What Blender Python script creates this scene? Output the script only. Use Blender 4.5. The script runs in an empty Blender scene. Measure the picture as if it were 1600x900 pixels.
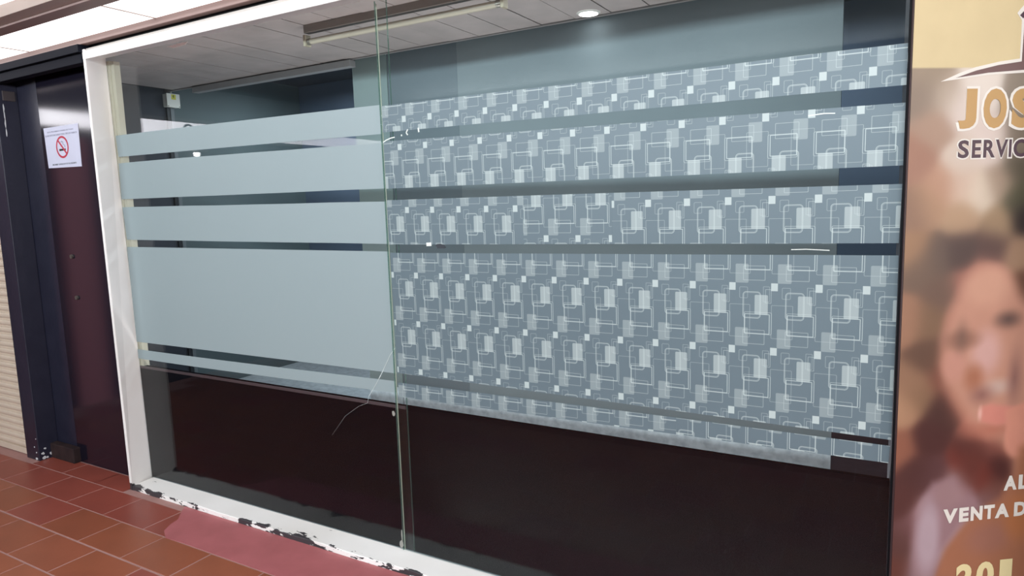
import bpy, bmesh, math, random
from mathutils import Matrix, Vector
import numpy as np
random.seed(7)
SC = bpy.context.scene
COL = SC.collection

# ---------------------------------------------------------------- camera
cd = bpy.data.cameras.new('camera'); cam = bpy.data.objects.new('camera', cd); COL.objects.link(cam)
Rr = Vector((0.867617, 0.496270, -0.030921)); Uu = Vector((-0.035403, 0.123683, 0.991690)); Ff = Vector((-0.495971, 0.859313, -0.124879))
M = Matrix((Rr, Uu, -Ff)).transposed().to_4x4(); M.translation = Vector((0, 0, 1.6))
cam.matrix_world = M
cd.sensor_width = 36; cd.lens = 36 * 1058.73 / 1600; cd.clip_start = 0.05
SC.camera = cam

# ---------------------------------------------------------------- world, exposure
SC.view_settings.view_transform = 'Standard'; SC.view_settings.look = 'None'
SC.view_settings.gamma = 1; SC.view_settings.use_curve_mapping = False
SC.view_settings.exposure = 0.75
W = bpy.data.worlds.new('world'); SC.world = W; W.use_nodes = True
W.node_tree.nodes['Background'].inputs[0].default_value = (0.75, 0.85, 1.0, 1)
W.node_tree.nodes['Background'].inputs[1].default_value = 0.05
DIFF = 1.1      # brightness of the luminous corridor ceiling panels

def area(name, loc, size, power, rot=(0, 0, 0), col=(1, 1, 1)):
    l = bpy.data.lights.new(name, 'AREA'); l.shape = 'RECTANGLE'; l.size, l.size_y = size; l.energy = power; l.color = col
    o = bpy.data.objects.new(name, l); COL.objects.link(o); o.location = loc; o.rotation_euler = rot
    return o
# added fill lamps, none of them seen: corridor behind the camera and empty shop
area('corridor_fill', (-0.9, -1.9, 2.61), (8.0, 0.20), 200, (math.radians(72), 0, 0), (0.88, 0.97, 1.0))  # added main fill from behind the camera, has no fitting
area('corridor_side_fill', (3.1, 0.7, 1.7), (1.6, 1.6), 40, (0, math.radians(90), 0), (1.0, 0.96, 0.95))  # added side fill to brighten the jamb and post
area('shop_top_fill', (-1.7, 2.75, 2.47), (2.6, 0.25), 2.6, (0, 0, 0), (0.93, 0.98, 1.0))  # unseen fill added above the display boards
area('shop_back_fill', (-2.3, 3.9, 2.60), (4.2, 0.4), 30, (0, 0, 0), (0.85, 0.95, 1.0))  # unseen fill added to lift the back wall
area('shop_low_fill', (-1.7, 2.46, 0.42), (3.4, 0.12), 20, (math.radians(165), 0, 0), (1.0, 0.97, 0.96))  # unseen uplight added for the slats and board feet

# ---------------------------------------------------------------- helpers
def lin(c):
    return tuple((v/255/12.92 if v/255 <= .04045 else ((v/255+.055)/1.055)**2.4) for v in c)
MATS = {}
def mat(name, c, rough=.6, spec=.5, metal=0, bump=None, noise=None):
    """c sRGB 0-255; noise=(scale, amount, colour2); bump=(scale, strength)"""
    if name in MATS: return MATS[name]
    m = bpy.data.materials.new(name); m.use_nodes = True; nt = m.node_tree; b = nt.nodes['Principled BSDF']
    b.inputs['Base Color'].default_value = (*lin(c), 1); b.inputs['Roughness'].default_value = rough
    b.inputs['Specular IOR Level'].default_value = spec; b.inputs['Metallic'].default_value = metal
    tc = nt.nodes.new('ShaderNodeTexCoord')
    n = nt.nodes.new('ShaderNodeTexNoise'); n.inputs['Scale'].default_value = (noise or (12,))[0]; n.inputs['Detail'].default_value = 5
    nt.links.new(tc.outputs['Object'], n.inputs['Vector'])
    a, c2 = (noise[1], noise[2]) if noise else (.12, tuple(v*.8 for v in c))
    mx = nt.nodes.new('ShaderNodeMix'); mx.data_type = 'RGBA'
    mr = nt.nodes.new('ShaderNodeMapRange'); mr.inputs[1].default_value = .35; mr.inputs[2].default_value = .7; mr.inputs[4].default_value = a
    nt.links.new(n.outputs[0], mr.inputs[0]); nt.links.new(mr.outputs[0], mx.inputs[0])
    mx.inputs[6].default_value = (*lin(c), 1); mx.inputs[7].default_value = (*lin(c2), 1)
    nt.links.new(mx.outputs[2], b.inputs['Base Color'])
    if bump:
        n2 = nt.nodes.new('ShaderNodeTexNoise'); n2.inputs['Scale'].default_value = bump[0]; n2.inputs['Detail'].default_value = 4
        nt.links.new(tc.outputs['Object'], n2.inputs['Vector'])
        bp = nt.nodes.new('ShaderNodeBump'); bp.inputs['Strength'].default_value = bump[1]; bp.inputs['Distance'].default_value = .01
        nt.links.new(n2.outputs[0], bp.inputs['Height']); nt.links.new(bp.outputs[0], b.inputs['Normal'])
    MATS[name] = m; return m
def emit(name, c, s):
    m = bpy.data.materials.new(name); m.use_nodes = True; b = m.node_tree.nodes['Principled BSDF']
    b.inputs['Base Color'].default_value = (*lin(c), 1); b.inputs['Emission Color'].default_value = (*lin(c), 1); b.inputs['Emission Strength'].default_value = s
    MATS[name] = m; return m
def tag(o, label=None, cat=None, group=None, kind=None):
    if label: o['label'] = label
    if cat: o['category'] = cat
    if group: o['group'] = group
    if kind: o['kind'] = kind
    return o
def empty(name, loc, label=None, cat=None, group=None, kind=None):
    o = bpy.data.objects.new(name, None); COL.objects.link(o); o.location = loc
    o.empty_display_size = .05
    return tag(o, label, cat, group, kind)
def link(name, me, m, parent=None, loc=(0, 0, 0)):
    o = bpy.data.objects.new(name, me); COL.objects.link(o)
    if m and not me.materials: me.materials.append(m)
    o.location = loc
    if parent is not None:
        o.parent = parent
    return o
def bmbox(bm, x0, x1, y0, y1, z0, z1):
    vs = [bm.verts.new(p) for p in ((x0,y0,z0),(x1,y0,z0),(x1,y1,z0),(x0,y1,z0),(x0,y0,z1),(x1,y0,z1),(x1,y1,z1),(x0,y1,z1))]
    for f in ((0,3,2,1),(4,5,6,7),(0,1,5,4),(1,2,6,5),(2,3,7,6),(3,0,4,7)): bm.faces.new([vs[i] for i in f])
    return vs
def finish(name, bm, m, parent=None, bevel=0, smooth=False):
    if bevel:
        bmesh.ops.bevel(bm, geom=bm.edges[:], offset=bevel, segments=2, affect='EDGES', profile=.5)
    bmesh.ops.recalc_face_normals(bm, faces=bm.faces[:])
    me = bpy.data.meshes.new(name); bm.to_mesh(me); bm.free()
    if smooth:
        for p in me.polygons: p.use_smooth = True
    o = link(name, me, m)
    if parent is not None:
        o.parent = parent; o.matrix_parent_inverse = Matrix.Translation(-Vector(parent.location))
    return o
def box(name, x0, x1, y0, y1, z0, z1, m, parent=None, bevel=0):
    bm = bmesh.new(); bmbox(bm, x0, x1, y0, y1, z0, z1)
    return finish(name, bm, m, parent, bevel)
def boxes(name, lst, m, parent=None, bevel=0):
    bm = bmesh.new()
    for b in lst: bmbox(bm, *b)
    return finish(name, bm, m, parent, bevel)
def cyl(name, p0, p1, r, m, parent=None, seg=16, r2=None):
    bm = bmesh.new(); p0 = Vector(p0); p1 = Vector(p1); d = p1-p0
    bmesh.ops.create_cone(bm, cap_ends=True, segments=seg, radius1=r, radius2=r if r2 is None else r2, depth=d.length)
    q = Vector((0, 0, 1)).rotation_difference(d.normalized()).to_matrix().to_4x4()
    bmesh.ops.transform(bm, matrix=Matrix.Translation((p0+p1)/2) @ q, verts=bm.verts)
    return finish(name, bm, m, parent, 0, False)
def tube(name, pts, r, m, parent=None, seg=8):
    bm = bmesh.new(); rings = []
    pts = [Vector(p) for p in pts]
    for i, p in enumerate(pts):
        t = (pts[min(i+1, len(pts)-1)] - pts[max(i-1, 0)]).normalized()
        a = t.orthogonal().normalized(); b = t.cross(a)
        if i and a.dot(pa) < 0: a = -a; b = -b
        pa = a
        rr = r[i] if isinstance(r, (list, tuple)) else r
        rings.append([bm.verts.new(p + (a*math.cos(k*2*math.pi/seg) + b*math.sin(k*2*math.pi/seg))*rr) for k in range(seg)])
    for i in range(len(rings)-1):
        for k in range(seg):
            bm.faces.new((rings[i][k], rings[i][(k+1) % seg], rings[i+1][(k+1) % seg], rings[i+1][k]))
    bm.faces.new(rings[0][::-1]); bm.faces.new(rings[-1])
    return finish(name, bm, m, parent, 0, True)
def prism_xz(name, poly, y0, y1, m, parent=None):
    """poly in (x,z), extruded in y"""
    bm = bmesh.new()
    a = [bm.verts.new((x, y0, z)) for x, z in poly]; b = [bm.verts.new((x, y1, z)) for x, z in poly]
    bm.faces.new(a); bm.faces.new(b[::-1]); n = len(poly)
    for i in range(n): bm.faces.new((a[i], a[(i+1) % n], b[(i+1) % n], b[i]))
    return finish(name, bm, m, parent)
def struct(o, label=None): return tag(o, label, kind='structure')
def text(name, s, x0, x1, z0, z1, y, m, parent=None, bold=0.0, frame=None, depth=.0006):
    """flat lettering fitted to the box x0..x1, z0..z1 on a plane; frame maps (u, z, out) to the world"""
    cu = bpy.data.curves.new(name, 'FONT'); cu.body = s; cu.offset = bold; cu.resolution_u = 4; cu.extrude = 0.004
    t = bpy.data.objects.new(name, cu); COL.objects.link(t)
    dg = bpy.context.evaluated_depsgraph_get(); me = bpy.data.meshes.new_from_object(t.evaluated_get(dg))
    bpy.data.objects.remove(t)
    co = np.array([v.co[:] for v in me.vertices]); lo, hi = co.min(0), co.max(0)
    for v in me.vertices:
        u = x0+(v.co.x-lo[0])/(hi[0]-lo[0])*(x1-x0); z = z0+(v.co.y-lo[1])/(hi[1]-lo[1])*(z1-z0)
        d = depth*(1 if v.co.z > 0 else 0)
        v.co = frame(u, z, d) if frame else Vector((u, y-d, z))
    me.name = name; me.materials.clear()
    o = link(name, me, m)
    if parent is not None:
        o.parent = parent; o.matrix_parent_inverse = Matrix.Translation(-Vector(parent.location))
    return o
def dup(o, loc=None, label=None):
    c = o.copy(); COL.objects.link(c)
    if loc: c.location = loc
    if label: c['label'] = label
    for ch in list(o.children):
        k = ch.copy(); COL.objects.link(k); k.parent = c
    return c

# ---------------------------------------------------------------- materials
def paint_mat():
    """white paint, chipped to dark metal where a worn zone allows it"""
    m = bpy.data.materials.new('chipped_white_paint'); m.use_nodes = True; nt = m.node_tree; N = nt.nodes; L = nt.links
    b = N['Principled BSDF']; b.inputs['Roughness'].default_value = .45
    tc = N.new('ShaderNodeTexCoord')
    mp = N.new('ShaderNodeMapping'); mp.inputs['Scale'].default_value = (9, 22, 26); L.new(tc.outputs['Object'], mp.inputs[0])
    n = N.new('ShaderNodeTexNoise'); n.inputs['Scale'].default_value = 1; n.inputs['Detail'].default_value = 6; n.inputs['Roughness'].default_value = .62
    L.new(mp.outputs[0], n.inputs['Vector'])
    n2 = N.new('ShaderNodeTexNoise'); n2.inputs['Scale'].default_value = 1.7; n2.inputs['Detail'].default_value = 2; L.new(tc.outputs['Object'], n2.inputs['Vector'])
    sx = N.new('ShaderNodeSeparateXYZ'); L.new(tc.outputs['Object'], sx.inputs[0])
    def mr(src, a, b_, c, d):
        q = N.new('ShaderNodeMapRange'); L.new(src, q.inputs[0])
        for i, v in enumerate((a, b_, c, d)): q.inputs[i+1].default_value = v
        return q.outputs[0]
    def mth(op, a, c):
        q = N.new('ShaderNodeMath'); q.operation = op
        for i, v in enumerate((a, c)):
            if isinstance(v, (int, float)): q.inputs[i].default_value = v
            else: L.new(v, q.inputs[i])
        return q.outputs[0]
    front = mr(sx.outputs[1], 2.16, 2.21, .24, .02)      # worn along the front edge of the sill
    low = mr(sx.outputs[2], .025, .09, 1, 0)            # and low down only
    z = mth('MULTIPLY', mth('ADD', front, mr(n2.outputs[0], .45, .7, -.06, .14)), low)
    chip = mr(mth('ADD', n.outputs[0], z), .735, .748, 0, 1)
    dirt = mr(mth('ADD', n2.outputs[0], mth('MULTIPLY', low, .06)), .5, .75, 0, .25)
    m1 = N.new('ShaderNodeMix'); m1.data_type = 'RGBA'; L.new(dirt, m1.inputs[0])
    m1.inputs[6].default_value = (*lin((249, 244, 242)), 1); m1.inputs[7].default_value = (*lin((176, 164, 146)), 1)
    m2 = N.new('ShaderNodeMix'); m2.data_type = 'RGBA'; L.new(chip, m2.inputs[0]); L.new(m1.outputs[2], m2.inputs[6])
    m2.inputs[7].default_value = (*lin((62, 58, 62)), 1)
    L.new(m2.outputs[2], b.inputs['Base Color'])
    bp = N.new('ShaderNodeBump'); bp.inputs['Strength'].default_value = .4; bp.inputs['Distance'].default_value = .003; bp.invert = True
    L.new(chip, bp.inputs['Height']); L.new(bp.outputs[0], b.inputs['Normal'])
    return m
PAINT = paint_mat()
def glass_mat(tint=(.95, .985, .975), name='clear_glass', body=0.0):
    m = bpy.data.materials.new(name); m.use_nodes = True; nt = m.node_tree; N = nt.nodes; L = nt.links
    N.remove(N['Principled BSDF']); out = N['Material Output']
    ge = N.new('ShaderNodeNewGeometry')
    dt = N.new('ShaderNodeVectorMath'); dt.operation = 'DOT_PRODUCT'; L.new(ge.outputs['Normal'], dt.inputs[0]); L.new(ge.outputs['Incoming'], dt.inputs[1])
    ab = N.new('ShaderNodeMath'); ab.operation = 'ABSOLUTE'; L.new(dt.outputs['Value'], ab.inputs[0])
    om = N.new('ShaderNodeMath'); om.operation = 'SUBTRACT'; om.inputs[0].default_value = 1; L.new(ab.outputs[0], om.inputs[1])
    pw = N.new('ShaderNodeMath'); pw.operation = 'POWER'; pw.inputs[1].default_value = 5; L.new(om.outputs[0], pw.inputs[0])
    ma = N.new('ShaderNodeMath'); ma.operation = 'MULTIPLY_ADD'; ma.inputs[1].default_value = .96; ma.inputs[2].default_value = .018; L.new(pw.outputs[0], ma.inputs[0])
    tr = N.new('ShaderNodeBsdfTransparent'); tr.inputs[0].default_value = (*tint, 1)
    gl = N.new('ShaderNodeBsdfGlossy'); gl.inputs['Roughness'].default_value = .0; gl.inputs[0].default_value = (1, 1, 1, 1)
    mx = N.new('ShaderNodeMixShader'); L.new(ma.outputs[0], mx.inputs[0]); L.new(tr.outputs[0], mx.inputs[1]); L.new(gl.outputs[0], mx.inputs[2])
    last = mx
    if body:    # thin dust film / edge body
        df = N.new('ShaderNodeBsdfDiffuse'); df.inputs[0].default_value = (*lin((150, 176, 170)), 1)
        m3 = N.new('ShaderNodeMixShader'); m3.inputs[0].default_value = body; L.new(mx.outputs[0], m3.inputs[1]); L.new(df.outputs[0], m3.inputs[2]); last = m3
    L.new(last.outputs[0], out.inputs[0])
    return m
GLASS = glass_mat((.965, .985, .985), body=.0015)
GEDGE = glass_mat((.62, .74, .68), 'green_glass_edge', .13)

def film_base(nt, colsock, trans=.22, alpha=1.0):
    N = nt.nodes; L = nt.links
    N.remove(N['Principled BSDF']); out = N['Material Output']
    df = N.new('ShaderNodeBsdfDiffuse'); L.new(colsock, df.inputs[0])
    tl = N.new('ShaderNodeBsdfTranslucent'); L.new(colsock, tl.inputs[0])
    m1 = N.new('ShaderNodeMixShader'); m1.inputs[0].default_value = trans; L.new(df.outputs[0], m1.inputs[1]); L.new(tl.outputs[0], m1.inputs[2])
    gl = N.new('ShaderNodeBsdfGlossy'); gl.inputs['Roughness'].default_value = .45; gl.inputs[0].default_value = (.9, .95, 1, 1)
    m2 = N.new('ShaderNodeMixShader'); m2.inputs[0].default_value = .04; L.new(m1.outputs[0], m2.inputs[1]); L.new(gl.outputs[0], m2.inputs[2])
    L.new(m2.outputs[0], out.inputs[0]); return m2
def frosted():
    m = bpy.data.materials.new('plain_frosted_film'); m.use_nodes = True; nt = m.node_tree
    tc = nt.nodes.new('ShaderNodeTexCoord'); n = nt.nodes.new('ShaderNodeTexNoise'); n.inputs['Scale'].default_value = 1.5; n.inputs['Detail'].default_value = 4
    nt.links.new(tc.outputs['Object'], n.inputs['Vector'])
    mx = nt.nodes.new('ShaderNodeMix'); mx.data_type = 'RGBA'; nt.links.new(n.outputs[0], mx.inputs[0])
    mx.inputs[6].default_value = (*lin((157, 171, 175)), 1); mx.inputs[7].default_value = (*lin((162, 175, 179)), 1)
    film_base(nt, mx.outputs[2], .2); return m
FROST = frosted()
PX, PZ = .1312, .2110
def pattern_film():
    """printed film: rounded rectangles, outlines and small squares repeating every 13 x 21 cm (uv = cell units)"""
    m = bpy.data.materials.new('printed_frosted_film'); m.use_nodes = True; nt = m.node_tree; N = nt.nodes; L = nt.links
    uv = N.new('ShaderNodeUVMap')
    def vm(op, a, b=None, c=None):
        q = N.new('ShaderNodeVectorMath'); q.operation = op
        for i, v in enumerate((a, b, c)):
            if v is None: continue
            if isinstance(v, tuple): q.inputs[i].default_value = v
            else: L.new(v, q.inputs[i])
        return q.outputs[1] if op == 'LENGTH' else q.outputs[0]
    def mm(op, a, b=None, c=None):
        q = N.new('ShaderNodeMath'); q.operation = op
        for i, v in enumerate((a, b, c)):
            if v is None: continue
            if isinstance(v, (int, float)): q.inputs[i].default_value = v
            else: L.new(v, q.inputs[i])
        return q.outputs[0]
    def sd(cx, cz, hx, hz, r):
        p = vm('SUBTRACT', uv.outputs[0], (cx/PX, cz/PZ, 0))
        p = vm('WRAP', p, (.5, .5, .5), (-.5, -.5, -.5))
        p = vm('ABSOLUTE', vm('MULTIPLY', p, (PX, PZ, 0)))
        q = vm('SUBTRACT', p, (hx-r, hz-r, 0))
        o = vm('LENGTH', vm('MAXIMUM', q, (0, 0, 0)))
        s = N.new('ShaderNodeSeparateXYZ'); L.new(q, s.inputs[0])
        i = mm('MINIMUM', mm('MAXIMUM', s.outputs[0], s.outputs[1]), 0)
        return mm('SUBTRACT', mm('ADD', o, i), r)
    inv = None
    def add(a):
        nonlocal inv
        k = mm('SUBTRACT', 1, a); inv = k if inv is None else mm('MULTIPLY', inv, k)
    def step(d, w, amt):        # 1 inside |d|<w, soft edge
        q = N.new('ShaderNodeMapRange'); L.new(d, q.inputs[0]); q.inputs[1].default_value = w-.0004; q.inputs[2].default_value = w+.0004
        q.inputs[3].default_value = amt; q.inputs[4].default_value = 0; return q.outputs[0]
    def fill(a, *s): add(step(sd(*s), 0, a))
    def line(a, w, *s): add(step(mm('ABSOLUTE', sd(*s)), w/2, a))
    fill(.80, .0005, -.0003, .0102, .0126, .0005)
    fill(.50, -.0394, -.0588, .0205, .0322, .004)
    fill(.30, -.1005, -.1679, .0206, .0312, .004)
    line(.62, .0018, -.0691, -.0606, .0274, .0434, .010)
    line(.42, .0015, -.0691, -.0606, .0248, .0408, .008)
    line(.42, .0013, -.0948, -.0199, .0124, .0179, .003)
    line(.52, .0014, -.0178, -.0307, .0087, .0223, .001)
    line(.42, .0013, -.0238, -.0241, .0093, .0247, .001)
    line(.85, .0018, -.052, -.1226, .0383, .0320, .001)
    line(.5, .0016, -.0496, -.1203, .0426, .0361, .004)
    line(.58, .0013, -.0622, -.1666, .0336, .0232, .001)
    line(.40, .0014, -.1068, -.1137, .0321, .0542, .002)
    amt = mm('SUBTRACT', 1, inv)
    tc = N.new('ShaderNodeTexCoord'); n = N.new('ShaderNodeTexNoise'); n.inputs['Scale'].default_value = 1.2; n.inputs['Detail'].default_value = 3
    L.new(tc.outputs['Object'], n.inputs['Vector'])
    b0 = N.new('ShaderNodeMix'); b0.data_type = 'RGBA'; L.new(n.outputs[0], b0.inputs[0])
    b0.inputs[6].default_value = (*lin((106, 122, 132)), 1); b0.inputs[7].default_value = (*lin((119, 135, 144)), 1)
    b1 = N.new('ShaderNodeMix'); b1.data_type = 'RGBA'; L.new(amt, b1.inputs[0]); L.new(b0.outputs[2], b1.inputs[6])
    b1.inputs[7].default_value = (*lin((214, 224, 223)), 1)
    film_base(nt, b1.outputs[2], .3); return m
PATTERN = pattern_film()

# ================================================================ STRUCTURE
GROUT = mat('tile_grout', (166, 124, 118), .8, noise=(30, .4, (150, 112, 106)))
def tile_mat(i, c):
    m = mat('terracotta_tile_%d' % i, c, .36, .35, noise=(3.5, .5, tuple(v*.82 for v in c)), bump=(60, .03))
    return m
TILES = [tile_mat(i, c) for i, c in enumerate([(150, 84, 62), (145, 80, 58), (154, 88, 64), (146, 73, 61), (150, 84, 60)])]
floor = struct(empty('floor', (0, 0, 0)), 'reddish brown tiled corridor floor')
box('subfloor', -6, 3.2, -3.2, 2.30, -.06, -.0006, GROUT, floor)
# tiles laid in rows along the shop front, running bond
tm = []
for i in range(5):
    bm = bmesh.new(); bmbox(bm, -.1775, .1775, -.1095, .1095, -.02, 0)
    bmesh.ops.bevel(bm, geom=bm.edges[:], offset=.0015, segments=1, affect='EDGES')
    me = bpy.data.meshes.new('tile'); bm.to_mesh(me); bm.free(); me.materials.append(TILES[i]); tm.append(me)
rows = [(2.0025, -4.77), (1.777, -4.585), (1.548, -4.77+.005), (1.3205, -4.585), (1.093, -4.77), (.8655, -4.585), (.638, -4.77)]
for r, (yc, xj) in enumerate(rows):
    k = 0
    x = xj - 3*.3625 + .18125
    while x < 1.0:
        if not (r == 0 and x > -3.0):
            o = bpy.data.objects.new('tile', tm[3 if r == 0 else random.randrange(5)]); COL.objects.link(o); o.parent = floor  # wall row redder: black wall's reflection put into the tile colour
            o.location = (x, yc, random.uniform(.0002, .0012)); o.rotation_euler = (random.uniform(-.002, .002), random.uniform(-.002, .002), 0)
        x += .3625
# cut tiles in the recess before the black panels
for i, x in enumerate((-4.715, -4.35, -4.0)):
    o = box('tile', x-.178, x+.178 if i < 2 else x+.12, 2.119, 2.272, -.02, .0005, TILES[3], floor)  # same redder tile, carrying the black panels' reflection
bm = bmesh.new()
for r in range(16):
    yc = .4105-.2275*r
    for k in range(26):
        x = -5.8+.3625*k+(.18 if r % 2 else 0)
        bmbox(bm, x-.1775, min(x+.1775, 3.2), yc-.1095, yc+.1095, -.02, .0006)
tag(finish('tile_field', bm, mat('dimmed_tile', (132, 74, 56), .8, .1, noise=(3.5, .5, (110, 60, 46))), floor), kind='stuff')  # unseen tiles made darker and duller to dim their reflection in the glass
# repaired, red painted cement strip before the sill
RED = mat('red_painted_cement', (176, 100, 103), .5, .4, noise=(7, .6, (156, 86, 88)), bump=(25, .08))
rp = [(-3.12, 1.886), (-3.20, 1.93), (-3.235, 1.99), (-3.25, 2.04), (-3.29, 2.08), (-3.33, 2.12), (-3.36, 2.158), (3.2, 2.158), (3.2, 1.893), (-3.0, 1.893)]
bm = bmesh.new(); a = [bm.verts.new((x, y, .0022)) for x, y in rp]; b = [bm.verts.new((x, y, -.02)) for x, y in rp]
bm.faces.new(a); bm.faces.new(b[::-1])
for i in range(len(rp)): bm.faces.new((a[i], a[(i+1) % len(rp)], b[(i+1) % len(rp)], b[i]))
finish('cement_strip', bm, RED, floor)
# the shop's raised inner floor
TERR = mat('grey_terrazzo', (182, 190, 196), .5, .4, noise=(28, .75, (140, 148, 156)))
struct(box('floor_shop', -4.8, .6, 2.335, 4.6, -.06, .20, TERR), 'pale grey speckled floor inside the empty shop')

box('floor_dark_sheet', -1.0, .6, 3.30, 4.54, .2002, .206, mat('dark_brown_sheet', (58, 48, 54), .95, .1, noise=(20, .5, (44, 36, 42))), bpy.data.objects['floor_shop'])  # dark brown sheet added to darken the floor at the right

# --- corridor shell (partly seen, partly mirrored in the glass)
CEIL = mat('corridor_ceiling_paint', (70, 68, 68), .8)
PROF = mat('beige_metal_profile', (176, 158, 150), .45, .4)
PROFD = mat('mauve_metal_profile', (150, 128, 124), .5, .4)
struct(box('ceiling', -6.2, 3.3, -3.4, 2.30, 2.80, 2.86, CEIL), 'corridor ceiling')
OPP = mat('opposite_wall_paint', (40, 40, 44), .7)
struct(box('wall_back', -6.2, 3.3, -3.5, -3.4, -.06, 2.80, OPP))
SIDE = mat('side_shop_dark', (52, 52, 60), .5)
struct(box('wall_side', -6.12, -6.02, -3.4, 2.3, -.06, 2.80, SIDE))
struct(box('wall_right', 3.2, 3.3, -3.4, 4.7, -.06, 2.80, OPP))
struct(box('trim_5', -6.02, -5.96, 1.30, 1.56, 0, 2.25, mat('added_pink_pilaster', (214, 140, 150), .6)), 'added dusty pink pilaster, out of view, put in for the pink reflection in the black panel')  # pilaster added only for its pink stripe in the panel's reflection
# luminous ceiling strips
DIF = emit('luminous_diffuser', (255, 252, 250), DIFF)
nt = DIF.node_tree; b = nt.nodes['Principled BSDF']
tc = nt.nodes.new('ShaderNodeTexCoord'); wv = nt.nodes.new('ShaderNodeTexWave'); wv.inputs['Scale'].default_value = 22; wv.bands_direction = 'X'
nt.links.new(tc.outputs['Object'], wv.inputs['Vector'])
mr = nt.nodes.new('ShaderNodeMapRange'); mr.inputs[3].default_value = DIFF*.88; mr.inputs[4].default_value = DIFF
nt.links.new(wv.outputs[0], mr.inputs[0]); nt.links.new(mr.outputs[0], b.inputs['Emission Strength'])
def strip(y0, y1, label, x0=-6.0, x1=3.2, cell=1.2, xs=-3.21, z=2.552):
    r = empty('ceiling_light', (0, (y0+y1)/2, z+.008), label, 'light', 'luminous ceiling strips of the corridor')
    js = []; x = xs
    while x > x0: js.append(x); x -= cell
    x = xs+cell
    while x < x1: js.append(x); x += cell
    js = [x0]+sorted(js)+[x1]
    for a, b in zip(js[:-1], js[1:]):
        if b-a > .1: box('diffuser', a+.004, b-.004, y0, y1, z, z+.008, DIF, r)
    for j in js[1:-1]: box('joint_bar', j-.004, j+.004, y0, y1, z-.003, z+.013, PROF, r)
    return r
strip(1.862, 2.150, 'ribbed luminous ceiling strip right above the shop window')
strip(1.52, 2.085, 'white luminous ceiling strip in the top left corner of the picture', z=2.750)
t1 = struct(empty('trim_1', (0, 1.79, 2.55)), 'beige metal ceiling rail between the two luminous strips')
box('rail', -6, 3.2, 1.785, 1.862, 2.535, 2.60, PROFD, t1, .002)
box('rail_lip', -6, 3.2, 1.712, 1.785, 2.545, 2.60, PROF, t1, .002)
t2 = struct(empty('trim_2', (0, 2.17, 2.55)), 'beige metal ceiling rail against the shop front')
box('rail', -6, 3.2, 2.150, 2.190, 2.520, 2.60, PROFD, t2, .003)
box('rail_upper', -6, 3.2, 2.150, 2.20, 2.60, 2.80, PROF, t2)

# --- black shop front to the left of the window
BLK = mat('black_gloss_panel', (22, 20, 32), .12, .5, noise=(2.5, .5, (30, 26, 36)))
BLK2 = mat('black_painted_metal', (32, 32, 48), .38, .5, noise=(9, .5, (42, 42, 58)), bump=(30, .1))
LINT = mat('dark_grey_lintel_metal', (13, 16, 26), .6, .1, noise=(3, .4, (17, 20, 30)))
wl = struct(empty('wall_left', (-4.4, 2.28, 0)), 'black glossy panelled shop front left of the window')
box('panel', -4.93, -4.655, 2.286, 2.31, 0, 2.46, BLK2, wl)
box('panel', -4.650, -3.99, 2.280, 2.31, 0, 2.46, BLK, wl)
tag(box('plinth_block', -4.93, -4.62, 2.235, 2.286, 0, .10, mat('dusty_brown_block', (58, 44, 44), .8, .1, noise=(14, .7, (32, 26, 30))), wl, .006), 'dusty brown plinth block at the foot')
for x, z in ((-4.453, 1.353), (-4.447, 1.096)):
    c = cyl('bolt_head', (x, 2.280, z), (x, 2.270, z), .013, mat('dull_steel', (112, 106, 100), .4, .5, .6), wl, 12)
box('wall_core', -6.0, -3.99, 2.311, 2.335, -.06, 2.80, SIDE, wl)
struct(box('wall_upper', -6, 3.2, 2.22, 2.30, 2.525, 2.80, SIDE))
lt = struct(empty('trim_3', (-4.9, 2.14, 2.45)), 'dark grey stepped lintel over the black shop front')
box('lintel_board', -6, -3.885, 2.135, 2.20, 2.478, 2.520, LINT, lt, .002)
box('lintel_board', -6, -3.889, 2.150, 2.20, 2.425, 2.472, LINT, lt, .002)
box('lintel_gap', -6, -3.889, 2.165, 2.20, 2.470, 2.480, BLK2, lt)
box('lintel_return', -3.995, -3.885, 2.175, 2.30, 2.0, 2.425, BLK2, lt) if False else None
dp = struct(empty('trim_4', (-4.97, 2.2, 0)), 'black painted door post with chipped paint beside the roller shutter')
box('post', -5.055, -4.895, 2.160, 2.286, 0, 2.43, BLK2, dp, .004)
CHIP = mat('exposed_white_primer', (205, 206, 210), .7)
bm = bmesh.new()
def blob(bm, c, n, ru, rv, U, V, t=.0015):
    N_ = Vector(U).cross(Vector(V)).normalized()
    pts = []
    for k in range(n):
        a = 2*math.pi*k/n; f = random.uniform(.65, 1.15)
        pts.append(Vector(c)+Vector(U)*ru*f*math.cos(a)+Vector(V)*rv*f*math.sin(a))
    A = [bm.verts.new(p+N_*t) for p in pts]; B = [bm.verts.new(p-N_*t) for p in pts]
    bm.faces.new(A); bm.faces.new(B[::-1])
    for k in range(n): bm.faces.new((A[k], A[(k+1) % n], B[(k+1) % n], B[k]))
for (y, z, r) in ((2.185, .045, .011), (2.19, .015, .013), (2.235, .03, .014), (2.20, .075, .008), (2.25, .045, .006), (2.21, .012, .008)):
    blob(bm, (-4.895, y, z), 9, r, r*.8, (0, 1, 0), (0, 0, 1))
for (x, z, r) in ((-4.925, .012, .016), (-4.92, .055, .008), (-4.94, .09, .006), (-4.91, .15, .005)):
    blob(bm, (x, 2.160, z), 9, r, r*.7, (1, 0, 0), (0, 0, 1))
for z in (2.28, 2.24, 2.19, 2.13):
    blob(bm, (-4.895, 2.20, z), 8, .004, .028, (0, 1, 0), (0, 0, 1))
tag(finish('paint_chip', bm, CHIP, dp), 'white spots of chipped paint')
box('hinge_plate', -4.90, -4.888, 2.20, 2.27, 2.33, 2.39, mat('bronze_plate', (66, 58, 60), .4), dp, .002)

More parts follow.
